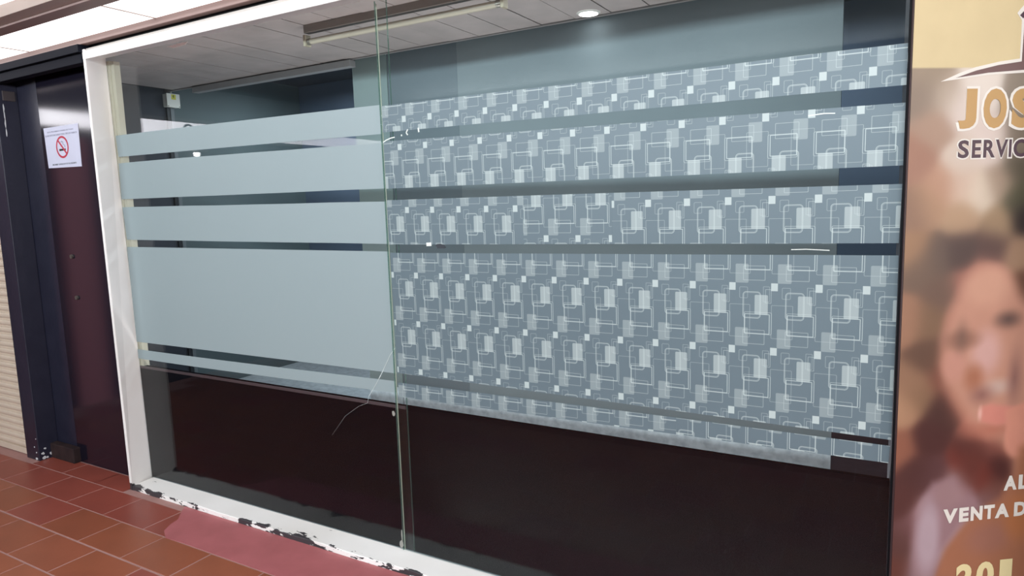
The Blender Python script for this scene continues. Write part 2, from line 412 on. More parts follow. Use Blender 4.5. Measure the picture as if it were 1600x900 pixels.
# --- the white window frame and its glass
win = struct(empty('window_1', (-1.95, 2.23, 0)), 'big two pane shop window in a chipped white frame')
prism = [(-3.905, 2.16)]
def hexa(name, P, m, parent):
    """P: 8 corners, bottom ring then top ring"""
    bm = bmesh.new(); vs = [bm.verts.new(p) for p in P]
    for f in ((0, 3, 2, 1), (4, 5, 6, 7), (0, 1, 5, 4), (1, 2, 6, 5), (2, 3, 7, 6), (3, 0, 4, 7)): bm.faces.new([vs[i] for i in f])
    bmesh.ops.bevel(bm, geom=bm.edges[:], offset=.002, segments=2, affect='EDGES')
    return finish(name, bm, m, parent)
hexa('jamb', [(-3.872, 2.158, 0), (-3.850, 2.158, 0), (-3.885, 2.305, 0), (-3.99, 2.305, 0),
              (-3.888, 2.158, 2.495), (-3.866, 2.158, 2.495), (-3.925, 2.305, 2.495), (-3.99, 2.305, 2.495)], PAINT, win)
hexa('header', [(-3.8885, 2.157, 2.442), (1.2, 2.157, 2.424), (1.2, 2.305, 2.452), (-3.93, 2.305, 2.478),
                (-3.8885, 2.157, 2.484), (1.2, 2.157, 2.474), (1.2, 2.305, 2.52), (-3.93, 2.305, 2.52)], PAINT, win)
box('header_cap', -3.875, 1.2, 2.172, 2.30, 2.479, 2.500, mat('grey_cap_strip', (176, 170, 166), .6), win)
# sill with a slightly broken front edge
bm = bmesh.new(); n = 150; ring = []
for i in range(n+1):
    x = -3.86+i*(4.2/n)
    j = random.uniform(-.0018, .0018)
    yb = 2.160+.002*math.sin(i*.37)
    ring.append([bm.verts.new(p) for p in ((x, yb+j, 0), (x, yb+.001+j, .023+j*.5), (x, yb+.004, .0255), (x, 2.296, .0265), (x, 2.296, 0))])
for a, b in zip(ring[:-1], ring[1:]):
    for k in range(5): bm.faces.new((a[k], a[(k+1) % 5], b[(k+1) % 5], b[k]))
bm.faces.new(ring[0][::-1]); bm.faces.new(ring[-1])
finish('sill', bm, PAINT, win)
# inner frame behind the glass: beige jamb, black lower board
BEI = mat('beige_inner_jamb', (196, 188, 170), .6, noise=(6, .5, (176, 168, 148)))
box('inner_jamb', -3.985, -3.895, 2.306, 2.36, .70, 2.46, BEI, win)
tag(box('inner_jamb', -3.896, -3.865, 2.310, 2.345, .705, 2.455, BEI, win), 'narrow beige inner jamb strip')
KICK = mat('black_lower_board', (9, 6, 12), .7, .0, noise=(2, .4, (12, 10, 16)))
box('lower_board', -3.93, .02, 2.312, 2.332, .02, .709, KICK, win)
box('board_edge', -3.93, -1.90, 2.3055, 2.3118, .695, .7085, mat('brown_board_edge', (74, 56, 60), .6), win)
pl = box('glass_pane', -3.925, -1.888, 2.297, 2.303, .024, 2.475, GLASS, win)
tag(pl, 'left glass pane with a crack in its lower right corner')
pr = box('glass_pane', -1.940, .010, 2.288, 2.294, .024, 2.475, GLASS, win)
box('pane_edge', -1.9425, -1.9402, 2.2878, 2.2942, .026, 2.45, GEDGE, pr)
box('pane_edge', -1.8878, -1.8858, 2.297, 2.303, .026, 2.45, GEDGE, pl)
box('joint_seal', -1.939, -1.936, 2.2946, 2.2966, .026, 2.44, mat('old_clear_sealant', (176, 178, 160), .4), win)
WCR = mat('bright_crack_line', (214, 222, 222), .3)
crk = [(-1.935, .975), (-1.965, .94), (-2.012, .864), (-2.055, .80), (-2.105, .734), (-2.115, .702), (-2.17, .68), (-2.26, .62), (-2.353, .514)]
tube('crack', [(x, 2.2952, z) for x, z in crk], [.0012]*4+[.0009, .0005, .0003, .0003, .0002], WCR, pl, 5)
# dirt clump and sealant lumps at the joint
bm = bmesh.new()
for (x, z, r, q) in ((-1.955, .675, .008, .016), (-1.95, .05, .010, .022), (-1.945, .10, .004, .03)):
    blob(bm, (x, 2.2865, z), 10, r, q, (1, 0, 0), (0, 0, -1), .001)
finish('sealant_lump', bm, mat('grey_sealant', (150, 146, 140), .7), win)
# worn paint flakes hanging from the header
bm = bmesh.new(); blob(bm, (-3.24, 2.285, 2.452), 9, .09, .009, (1, 0, 0), (0, 0, -1), .002)
finish('loose_flake', bm, PAINT, win)
box('side_trim', -.0028, .0075, 2.268, 2.2865, 0, 2.46, mat('black_edge_trim', (12, 11, 15), .6, .1), win)

# --- the empty shop behind the glass
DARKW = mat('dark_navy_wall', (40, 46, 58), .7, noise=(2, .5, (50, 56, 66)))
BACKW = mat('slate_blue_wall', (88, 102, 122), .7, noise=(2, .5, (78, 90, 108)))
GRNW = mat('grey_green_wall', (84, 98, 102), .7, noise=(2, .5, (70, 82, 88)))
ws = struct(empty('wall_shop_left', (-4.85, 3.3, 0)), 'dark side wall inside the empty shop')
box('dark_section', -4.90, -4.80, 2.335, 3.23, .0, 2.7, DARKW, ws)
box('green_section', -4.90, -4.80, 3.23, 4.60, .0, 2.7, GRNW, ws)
struct(box('wall_shop_back', -4.9, .7, 4.55, 4.65, 0, 2.9, BACKW), 'dark back wall of the empty shop')
struct(box('wall_shop_right', .62, .70, 2.335, 4.6, 0, 2.9, mat('dark_brown_wall', (44, 40, 46), .7)))
SLAT = mat('grey_ceiling_slat', (186, 176, 174), .6, .4, noise=(5, .5, (150, 144, 142)))
sc = struct(empty('ceiling_shop', (-2, 2.8, 2.5)), 'slatted grey ceiling just behind the shop window')
x = -1.068-.191*19; i = 0
while x < .6:
    x1 = x+.191
    if x1 > -4.8:
        dz = random.uniform(-.0015, .0015)
        box('ceiling_slat', max(x, -4.8)+.003, x1-.003, 2.312, 3.225, 2.500+dz, 2.515+dz, SLAT, sc)
    x = x1
box('ceiling_backing', -4.8, .65, 2.306, 3.25, 2.516, 2.54, mat('slat_gap_dark', (36, 34, 36), .9), sc)
box('edge_beam', -4.8, .65, 3.232, 3.250, 2.494, 2.54, mat('beam_paint', (140, 138, 138), .6), sc, .002)
tag(box('edge_trim', -4.45, -2.94, 3.210, 3.262, 2.452, 2.492, mat('trim_paint', (156, 158, 160), .6), sc, .002), 'lower grey trim ending above the board')
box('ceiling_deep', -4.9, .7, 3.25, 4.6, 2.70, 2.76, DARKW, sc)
# painted boards that close the display off
def board(x0, x1, y, c, c2, label):
    r = empty('display_board', ((x0+x1)/2, y, .2), label, 'board', 'painted boards behind the window')
    m = mat('board_paint_%d' % int(-x0*100), c, .65, .3, noise=(1.6, .6, c2))
    box('board_sheet', x0, x1, y, y+.018, .465, 2.499, m, r)
    box('foot_strip', x0, x1, y-.006, y+.018, .2002, .463, TERR, r)
    return r
BC, BC2 = (113, 125, 130), (100, 112, 118)
board(-2.970, -2.700, 3.262, (124, 140, 140), BC, 'narrow pale blue-grey board seen beside the glass joint, leftmost of three')
board(-2.697, -2.197, 3.266, (97, 109, 116), (86, 98, 105), 'darker blue-grey board between two lighter ones, just right of the glass joint')
board(-2.194, -.243, 3.262, BC, BC2, 'wide pale blue-grey board filling most of the right pane')

# ================================================================ THINGS
# junction box and conduit on the shop's left wall
jb = empty('junction_box', (-4.79, 3.26, 2.385), 'white electrical junction box with a yellow sticker under the shop ceiling', 'junction box')
WPL = mat('white_plastic', (226, 228, 222), .45)
box('housing', -4.80, -4.752, 3.212, 3.312, 2.385, 2.480, WPL, jb, .004)
lid = box('lid', -4.752, -4.745, 3.209, 3.315, 2.382, 2.483, WPL, jb, .002)
stk = tag(box('warning_sticker', -4.745, -4.7442, 3.246, 3.282, 2.440, 2.477, mat('yellow_sticker', (206, 204, 60), .5), jb), 'yellow warning sticker')
prism = bmesh.new()
a = [prism.verts.new((-4.7440, y, z)) for y, z in ((3.262, 2.474), (3.256, 2.458), (3.263, 2.458), (3.260, 2.446), (3.270, 2.462), (3.264, 2.462), (3.268, 2.474))]
prism.faces.new(a); finish('bolt_mark', prism, mat('black_ink', (20, 20, 20), .6), stk)
for y, z in ((3.217, 2.390), (3.307, 2.390)): cyl('screw', (-4.745, y, z), (-4.742, y, z), .004, mat('dull_steel', (0, 0, 0)), lid, 8)
cd_ = empty('cable_conduit', (-4.79, 3.25, .2), 'dark vertical cable conduit running down the wall under the junction box', 'conduit')
box('pipe', -4.80, -4.780, 3.225, 3.250, .2, 2.384, mat('dark_conduit', (24, 28, 36), .5), cd_, .003)
box('pipe', -4.80, -4.782, 3.256, 3.286, .2, 2.384, mat('grey_conduit', (104, 112, 118), .5), cd_, .003)
cyl('upper_stub', (-4.77, 3.262, 2.485), (-4.77, 3.262, 2.50), .006, WPL, jb)

# unlit tube fitting and the lit downlight
tf = empty('tube_light', (-2.03, 2.54, 2.50), 'unlit fluorescent tube fitting hanging under the slatted ceiling', 'light')
CREAM = mat('aged_cream_plastic', (176, 168, 148), .5)
box('batten', -2.60, -1.455, 2.522, 2.558, 2.462, 2.500, mat('batten_paint', (132, 126, 120), .5), tf, .003)
for x in (-2.597, -1.462): box('end_cap', x-.008, x+.008, 2.52, 2.56, 2.400, 2.455, CREAM, tf, .003)
cyl('tube', (-2.589, 2.54, 2.422), (-1.470, 2.54, 2.422), .0145, mat('tube_glass_white', (176, 168, 152), .3), tf, 20)
for x in (-2.58, -1.485): cyl('tube_collar', (x-.012, 2.54, 2.422), (x+.012, 2.54, 2.422), .0155, mat('brushed_metal', (150, 146, 138), .35, .5, .7), tf, 20)
dl = empty('downlight', (-1.352, 3.165, 2.50), 'round white downlight glowing in the slatted ceiling', 'light')
bm = bmesh.new()
for r0, r1, z in ((.046, .058, 2.4955),):
    seg = 32
    for k in range(seg):
        a0, a1 = 2*math.pi*k/seg, 2*math.pi*(k+1)/seg
        f = lambda r, a, zz: bm.verts.new((-1.352+r*math.cos(a), 3.165+r*math.sin(a), zz))
        bm.faces.new((f(r0, a0, 2.493), f(r1, a0, 2.499), f(r1, a1, 2.499), f(r0, a1, 2.493)))
bmesh.ops.remove_doubles(bm, verts=bm.verts, dist=1e-5)
finish('bezel', bm, WPL, dl)
cyl('lens', (-1.352, 3.165, 2.4935), (-1.352, 3.165, 2.499), .047, emit('downlight_lens', (255, 255, 255), 6), dl, 32)
sp = bpy.data.lights.new('downlight_beam', 'SPOT'); sp.energy = .4; sp.spot_size = 2.4; sp.spot_blend = .9; sp.shadow_soft_size = .04
so = bpy.data.objects.new('downlight_beam', sp); COL.objects.link(so); so.location = (-1.352, 3.165, 2.485)

# lit fascia of the side shop (seen mirrored in the black panels and in the glass)
fa = empty('shop_fascia', (-5.98, -.4, 2.33), 'white backlit fascia of the side shop, mirrored in the window', 'sign')
LIT = emit('backlit_white', (250, 248, 255), 5.0)
box('light_panel', -6.0, -5.975, -2.46, 1.64, 2.333, 2.455, LIT, fa)
boxes('fascia_frame', [(-6.02, -5.97, -2.50, 1.68, 2.457, 2.49), (-6.02, -5.97, -2.50, 1.68, 2.30, 2.331)], mat('fascia_metal', (120, 112, 108), .4), fa)
fr = lambda u, z, d: Vector((-5.9745+d, u, z))
text('lettering', 'O', .30, .42, 2.34, 2.445, 0, mat('dark_letter', (40, 36, 40), .5), fa, frame=fr, bold=.02)
wl2 = empty('wall_lamp', (-5.97, .30, 2.14), 'small bright lamp on the side shop, mirrored in the gap between frosted bands', 'light')
box('lamp_glass', -6.0, -5.95, .275, .32, 2.14, 2.18, emit('lamp_white', (255, 255, 255), 12), wl2, .01)
box('lamp_cap', -6.02, -5.93, .20, .36, 2.192, 2.205, mat('fascia_metal', (0, 0, 0)), wl2)

# frosted and printed films on the glass
def film(name, quad, y, m, label, phase=None, flip=False, group=None, cat='window film', warp=0, bow=(0, 0)):
    """quad (x,z): top left, top right, bottom right, bottom left; 0.2 mm thick sheet"""
    (a, b, c, d) = [Vector((x, 0, z)) for x, z in quad]; n = 60
    bm = bmesh.new(); uvl = bm.loops.layers.uv.new('UVMap'); st = []
    for i in range(n+1):
        t = i/n; w = warp*(math.sin(t*9)+.6*math.sin(t*23+1))
        bw = math.sin(math.pi*t**.8)
        p = a.lerp(b, t)+Vector((0, 0, w+bow[0]*bw)); q = d.lerp(c, t)+Vector((0, 0, w*.7+bow[1]*bw))
        st.append([bm.verts.new((v.x, yy, v.z)) for v, yy in ((p, y), (q, y), (q, y+.0003), (p, y+.0003))])
    for s, t_ in zip(st[:-1], st[1:]):
        for k in range(4): bm.faces.new((s[k], s[(k+1) % 4], t_[(k+1) % 4], t_[k]))
    bm.faces.new(st[0][::-1]); bm.faces.new(st[-1])
    if phase:
        sg = -1 if flip else 1
        for f in bm.faces:
            for l in f.loops:
                dx = l.vert.co.x-phase[0]; tl = phase[3] if len(phase) > 3 else 0; pxx = phase[2] if len(phase) > 2 else PX
                l[uvl].uv = (sg*dx/pxx, sg*(l.vert.co.z-phase[1]-tl*dx)/PZ)
    o = finish(name, bm, m)
    return tag(o, label, cat, group)
YL, YR = 2.2962, 2.2872
FG = 'plain frosted bands on the left pane'
film('frosted_film', [(-3.892, 2.046), (-1.945, 2.030), (-1.942, 1.909), (-3.885, 1.927)], YL, FROST, 'plain frosted band on the left pane, topmost of five', group=FG, bow=(.003, .001))
film('frosted_film', [(-3.890, 1.891), (-1.942, 1.870), (-1.938, 1.678), (-3.897, 1.688)], YL, FROST, 'plain frosted band on the left pane, second from the top', group=FG, bow=(.004, 0), warp=.0006)
film('frosted_film', [(-3.897, 1.643), (-1.941, 1.622), (-1.938, 1.438), (-3.885, 1.456)], YL, FROST, 'plain frosted band on the left pane, third from the top', group=FG, warp=.0006)
film('frosted_film', [(-3.892, 1.415), (-1.938, 1.405), (-1.934, .860), (-3.890, .856)], YL, FROST, 'tallest plain frosted sheet on the left pane', group=FG)
film('frosted_film', [(-3.890, .811), (-1.936, .824), (-1.938, .770), (-3.890, .755)], YL, FROST, 'narrow plain frosted strip just above the black lower board', group=FG, bow=(-.004, -.005))
G2 = 'printed patterned films on the right pane'
film('patterned_film', [(-1.930, 2.022), (-.003, 2.013), (-.003, 1.898), (-1.930, 1.913)], YR, PATTERN, 'topmost patterned band on the right pane with squares and outlines', (-1.8154, 1.9601, .1328, -.0081), group=G2, warp=.0008)
film('patterned_film', [(-1.930, 1.875), (-.003, 1.849), (-.003, 1.672), (-1.930, 1.676)], YR, PATTERN, 'second patterned band on the right pane, its print upside down', (-1.8439, 1.8465, .1329, -.0042), True, group=G2)
film('patterned_film', [(-1.930, 1.627), (-1.262, 1.625), (-1.262, 1.440), (-1.930, 1.436)], YR, PATTERN, 'left piece of the third patterned band, beside the glass joint', (-1.8223, 1.5831, .1316, -.011), group=G2)
film('patterned_film', [(-1.2617, 1.625), (-.900, 1.6235), (-.900, 1.442), (-1.2617, 1.440)], YR, PATTERN, 'short middle piece of the third patterned band, print shifted down', (-1.165, 1.4616), group=G2)
film('patterned_film', [(-.8997, 1.6235), (-.003, 1.619), (-.006, 1.447), (-.8997, 1.442)], YR, PATTERN, 'right piece of the third patterned band, reaching the banner', (-.7661, 1.5835, .1352, 0), group=G2)
film('patterned_film', [(-1.926, 1.400), (-.005, 1.411), (-.005, .848), (-1.920, .866)], YR, PATTERN, 'largest patterned sheet covering the middle of the right pane', (-1.7915, 1.3048), group=G2)
ph5 = (-1.9017+.1005, .7827+.1679, .1300, .020)
film('patterned_film', [(-1.920, .822), (-.668, .829), (-.668, .768), (-1.920, .757)], YR, PATTERN, 'lowest patterned strip, left piece cut from the foot of the print', ph5, group=G2)
film('patterned_film', [(-.6677, .829), (-.007, .829), (-.010, .774), (-.6677, .768)], YR, PATTERN, 'lowest patterned strip, right piece with upside down print', (-.6102-.0903, .7750-.0906), True, group=G2)
# scraps left on the glass
SCR = mat('white_scrap', (222, 226, 222), .6)
def scrap(name, pts, label, w=.003):
    bm = bmesh.new()
    for (x0, z0), (x1, z1) in zip(pts[:-1], pts[1:]):
        d = Vector((x1-x0, 0, z1-z0)); nn = Vector((-d.z, 0, d.x)).normalized()*w
        P = [(Vector((x0, YR-.0003, z0))+nn), (Vector((x1, YR-.0003, z1))+nn), (Vector((x1, YR-.0003, z1))-nn), (Vector((x0, YR-.0003, z0))-nn)]
        A = [bm.verts.new(p) for p in P]; B = [bm.verts.new(p+Vector((0, .0006, 0))) for p in P]
        bm.faces.new(A); bm.faces.new(B[::-1])
        for k in range(4): bm.faces.new((A[k], A[(k+1) % 4], B[(k+1) % 4], B[k]))
    return tag(finish(name, bm, SCR), label, 'scrap', 'white scraps stuck on the right pane')
scrap('paper_scrap', [(-1.797, 1.916), (-1.806, 1.902), (-1.798, 1.893)], 'curled white sticker scrap in the upper clear gap, left one', .0028)
scrap('paper_scrap', [(-1.742, 1.918), (-1.740, 1.900)], 'small upright white scrap in the upper clear gap, right one', .0035)
scrap('paper_scrap', [(-1.834, 1.894), (-1.828, 1.894)], 'tiny white dot of glue left of the curled scrap', .0035)
scrap('paper_scrap', [(-1.728, 1.4375), (-1.702, 1.4385)], 'small square white scrap hanging in the gap over the largest patterned sheet', .0075)
scrap('paper_scrap', [(-.300, 1.426), (-.255, 1.4275), (-.19, 1.4245)], 'thin white torn film edge in the gap near the banner', .0012)
scrap('paper_scrap', [(-.26, 1.8345), (-.215, 1.8375), (-.185, 1.8355)], 'bright torn film edge at the top of the upside down band', .0015)
scrap('paper_scrap', [(-1.932, 1.872), (-1.915, 1.880), (-1.888, 1.887), (-1.868, 1.889)], 'beige peeled film corner beside the glass joint', .0022)
bm = bmesh.new(); blob(bm, (-1.655, YR, 1.430), 12, .032, .009, (1, 0, 0), (0, 0, -1), .0003)
tag(finish('dark_smudge', bm, mat('dark_glue', (50, 54, 62), .7)), 'dark glue smudge in the clear gap right of the square scrap', 'smudge')

# no smoking notice on the black panel
ns = empty('no_smoking_notice', (-4.42, 2.279, 1.9), 'white no smoking notice stuck on the black panel', 'notice')
NW = mat('notice_paper', (206, 206, 226), .55)
prism_xz('sheet', [(-4.616, 2.143), (-4.229, 2.143), (-4.237, 1.893), (-4.606, 1.900)], 2.2785, 2.2798, NW, ns)
RD = mat('notice_red', (186, 34, 62), .5); BK = mat('black_ink', (30, 30, 40), .5)
bm = bmesh.new(); cx, cz, seg = -4.424, 2.018, 40
for k in range(seg):
    a0, a1 = 2*math.pi*k/seg, 2*math.pi*(k+1)/seg
    P = lambda r, a, y: bm.verts.new((cx+r*1.05*math.cos(a), y, cz+r*math.sin(a)))
    v = [P(.054, a0, 2.2778), P(.066, a0, 2.2778), P(.066, a1, 2.2778), P(.054, a1, 2.2778)]; bm.faces.new(v)
bmesh.ops.remove_doubles(bm, verts=bm.verts, dist=1e-5)
finish('red_ring', bm, RD, ns)
prism_xz('red_bar', [(cx-.046, cz+.038), (cx-.038, cz+.046), (cx+.046, cz-.038), (cx+.038, cz-.046)], 2.2774, 2.2784, RD, ns)
prism_xz('cigarette', [(cx-.036, cz-.010), (cx+.02, cz-.010), (cx+.02, cz-.022), (cx-.036, cz-.022)], 2.2779, 2.2785, BK, ns)
prism_xz('cigarette_tip', [(cx+.024, cz-.010), (cx+.034, cz-.010), (cx+.034, cz-.022), (cx+.024, cz-.022)], 2.2779, 2.2785, BK, ns)
tube('smoke_mark', [(cx+.030, 2.278, cz-.004), (cx+.028, 2.278, cz+.010), (cx+.010, 2.278, cz+.016), (cx+.012, 2.278, cz+.030), (cx-.004, 2.278, cz+.036), (cx-.006, 2.278, cz+.026)], .0016, mat('grey_ink', (120, 120, 140), .6), ns, 5)
INK = mat('faded_ink', (120, 118, 140), .6)
text('notice_line', 'ESTÁ PROHIBIDO FUMAR EN TODO', -4.575, -4.285, 2.111, 2.121, 2.2785, INK, ns)
text('notice_line', 'EL RECINTO INCLUIDO TODO TIPO DE TABACO', -4.600, -4.250, 2.089, 2.099, 2.2785, INK, ns)
text('notice_line', 'PROHIBIT FUMAR EN TOT EL RECINTE', -4.555, -4.288, 1.913, 1.922, 2.2785, BK, ns)

# roller shutter
rs = empty('roller_shutter', (-5.5, 2.2, 0), 'beige corrugated roller shutter left of the black door post', 'shutter')
SH = mat('beige_shutter_steel', (222, 204, 186), .45, .4, noise=(4, .5, (198, 180, 164)))
bm = bmesh.new()
prof = [(0, 0), (-.010, .004), (-.014, .014), (-.014, .026), (-.010, .036), (0, .040), (0, .049), (.004, .049), (.004, 0)]
A = [bm.verts.new((-5.98, y, z)) for y, z in prof]; B = [bm.verts.new((-5.062, y, z)) for y, z in prof]
bm.faces.new(A[::-1]); bm.faces.new(B)
for k in range(len(prof)): bm.faces.new((A[k], A[(k+1) % len(prof)], B[(k+1) % len(prof)], B[k]))
sl0 = finish('slat', bm, SH, rs); sl0.location = (0, 2.205, .045)
sl0.matrix_parent_inverse = Matrix.Translation(-Vector(rs.location))
for i in range(1, 47):
    s = sl0.copy(); COL.objects.link(s); s.parent = rs; s.matrix_parent_inverse = sl0.matrix_parent_inverse; s.location = (0, 2.205, .045+.0495*i)
tag(box('bottom_rail', -5.98, -5.062, 2.186, 2.212, .004, .044, SH, rs, .002), 'flat bottom rail')
box('guide_channel', -5.0635, -5.056, 2.17, 2.22, 0, 2.42, mat('guide_metal', (40, 40, 48), .4), rs)

# advertising banner on the angled panel at the right
A52 = math.radians(52); DV = Vector((math.sin(A52), math.cos(A52), 0)); NV = Vector((DV.y, -DV.x, 0)); P0 = Vector((.007, 2.27, 0))
def bf(u, z, d=0): return P0+DV*u+NV*(d+.004)+Vector((0, 0, z))
bn = empty('advertising_banner', (.35, 2.5, 0), 'tall printed advertising banner with gold lettering and a blurred portrait', 'banner')
S = "0.036,1.864,150,130,115;0.053,1.930,165,145,125;0.025,1.685,170,125,105;0.081,1.774,178,145,125;0.107,1.863,190,170,152;0.159,1.827,228,210,200;0.216,1.898,235,220,208;0.269,1.717,225,205,195;0.168,1.682,220,200,185;0.172,1.609,215,185,165;0.110,1.611,190,145,120;0.297,1.615,165,140,120;0.357,1.660,90,80,65;0.353,1.724,130,115,100;0.363,1.879,150,135,120;0.236,1.589,225,205,185;0.364,1.566,85,80,60;0.389,1.509,45,35,35;0.072,1.557,185,145,115;0.177,1.516,185,150,120;0.305,1.493,165,135,105;0.032,1.540,150,115,95;0.183,1.422,85,65,60;0.288,1.427,90,65,60;0.100,1.407,105,85,75;0.060,1.371,120,95,80;0.033,1.428,165,125,95;0.375,1.405,165,130,105;0.405,1.297,110,75,60;0.127,1.292,115,88,75;0.089,1.217,130,98,75;0.026,1.221,165,120,95;0.272,1.342,195,135,115;0.320,1.263,205,140,120;0.210,1.307,165,110,95;0.195,1.211,185,125,105;0.202,1.153,135,95,85;0.350,1.207,125,88,82;0.288,1.088,215,165,155;0.180,1.095,190,125,105;0.145,1.038,130,80,65;0.095,1.101,105,75,60;0.046,1.026,155,115,90;0.414,1.160,180,110,95;0.018,0.949,185,140,110;0.069,0.985,140,105,80;0.146,0.939,80,50,45;0.107,0.862,80,45,42;0.208,0.974,180,115,95;0.271,1.010,200,150,135;0.337,1.005,190,140,130;0.381,1.002,165,110,110;0.310,0.913,228,140,125;0.366,0.898,225,140,125;0.281,0.852,185,115,95;0.422,0.898,220,145,125;0.338,0.823,130,75,65;0.405,0.817,210,140,115;0.444,0.741,200,140,115;0.262,0.809,70,40,38;0.238,0.770,120,55,45;0.294,0.713,118,50,40;0.355,0.739,75,40,38;0.070,0.744,85,50,47;0.124,0.729,95,60,60;0.182,0.672,165,125,125;0.224,0.699,150,120,120;0.306,0.629,130,95,95;0.119,0.616,185,150,155;0.068,0.559,120,80,80;0.189,0.546,190,160,165;0.126,0.490,185,165,175;0.096,0.430,150,120,125;0.033,0.521,95,60,55;0.019,0.438,105,60,50;0.236,0.499,170,125,115;0.325,0.511,165,110,90;0.437,0.520,175,110,75;0.377,0.398,150,90,65;0.429,0.638,190,130,100;0.218,0.416,150,95,85;0.470,0.388,150,90,60;0.337,0.668,120,75,65;0.008,0.830,150,95,75;0.030,0.666,90,52,48"
pts = np.array([[float(v) for v in q.split(',')] for q in S.split(';')])
PGAIN = 0.74
LAYERS = [('P', [(0.277, 1.366), (0.204, 1.319), (0.166, 1.259), (0.143, 1.171), (0.138, 1.088), (0.153, 1.017), (0.194, 0.958), (0.245, 0.89), (0.31, 0.841), (0.383, 0.81), (0.478, 0.82), (0.448, 1.224), (0.389, 1.282), (0.335, 1.347)], (201, 146, 124), 0.034), ('E', (0.28, 1.308, 0.077, 0.055), (212, 158, 134), 0.03), ('E', (0.18, 1.072, 0.038, 0.049), (204, 146, 128), 0.02), ('E', (0.285, 1.107, 0.047, 0.064), (216, 168, 158), 0.03), ('E', (0.199, 1.151, 0.054, 0.027), (158, 112, 94), 0.02), ('E', (0.2, 1.158, 0.011, 0.022), (124, 92, 80), 0.03), ('E', (0.352, 1.204, 0.043, 0.027), (168, 122, 104), 0.02), ('E', (0.354, 1.206, 0.017, 0.01), (84, 66, 64), 0.03), ('E', (0.248, 1.032, 0.029, 0.036), (178, 116, 90), 0.025), ('E', (0.331, 0.998, 0.039, 0.022), (206, 172, 158), 0.02), ('E', (0.278, 0.977, 0.023, 0.017), (146, 100, 92), 0.035), ('E', (0.388, 1.023, 0.013, 0.043), (140, 98, 92), 0.03), ('E', (0.316, 0.863, 0.063, 0.022), (190, 120, 100), 0.025), ('E', (0.414, 0.826, 0.048, 0.059), (224, 152, 130), 0.012), ('P', [(0.27, 0.92), (0.28, 0.939), (0.311, 0.946), (0.375, 0.934), (0.439, 0.922), (0.44, 0.896), (0.394, 0.878), (0.331, 0.876), (0.283, 0.89)], (218, 140, 124), 0.011), ('E', (0.276, 0.918, 0.006, 0.019), (238, 184, 170), 0.006), ('P', [(0.363, 0.92), (0.445, 0.949), (0.459, 0.753), (0.41, 0.789), (0.373, 0.831)], (222, 150, 128), 0.01), ('P', [(0.422, 0.795), (0.471, 0.823), (0.508, 0.319), (0.128, 0.364), (0.179, 0.495), (0.242, 0.568), (0.299, 0.61), (0.365, 0.639), (0.411, 0.71)], (172, 112, 84), 0.025), ('E', (0.33, 0.511, 0.078, 0.049), (164, 110, 92), 0.03), ('E', (0.438, 0.572, 0.052, 0.073), (184, 116, 76), 0.03), ('P', [(0.089, 0.646), (0.127, 0.711), (0.2, 0.721), (0.261, 0.677), (0.298, 0.618), (0.234, 0.569), (0.163, 0.48), (0.136, 0.363), (0.075, 0.41), (0.064, 0.523), (0.067, 0.586)], (160, 124, 128), 0.02), ('E', (0.119, 0.533, 0.038, 0.12), (190, 164, 172), 0.02), ('E', (0.187, 0.668, 0.05, 0.039), (166, 130, 132), 0.02), ('E', (0.261, 0.755, 0.034, 0.055), (106, 54, 46), 0.04)]
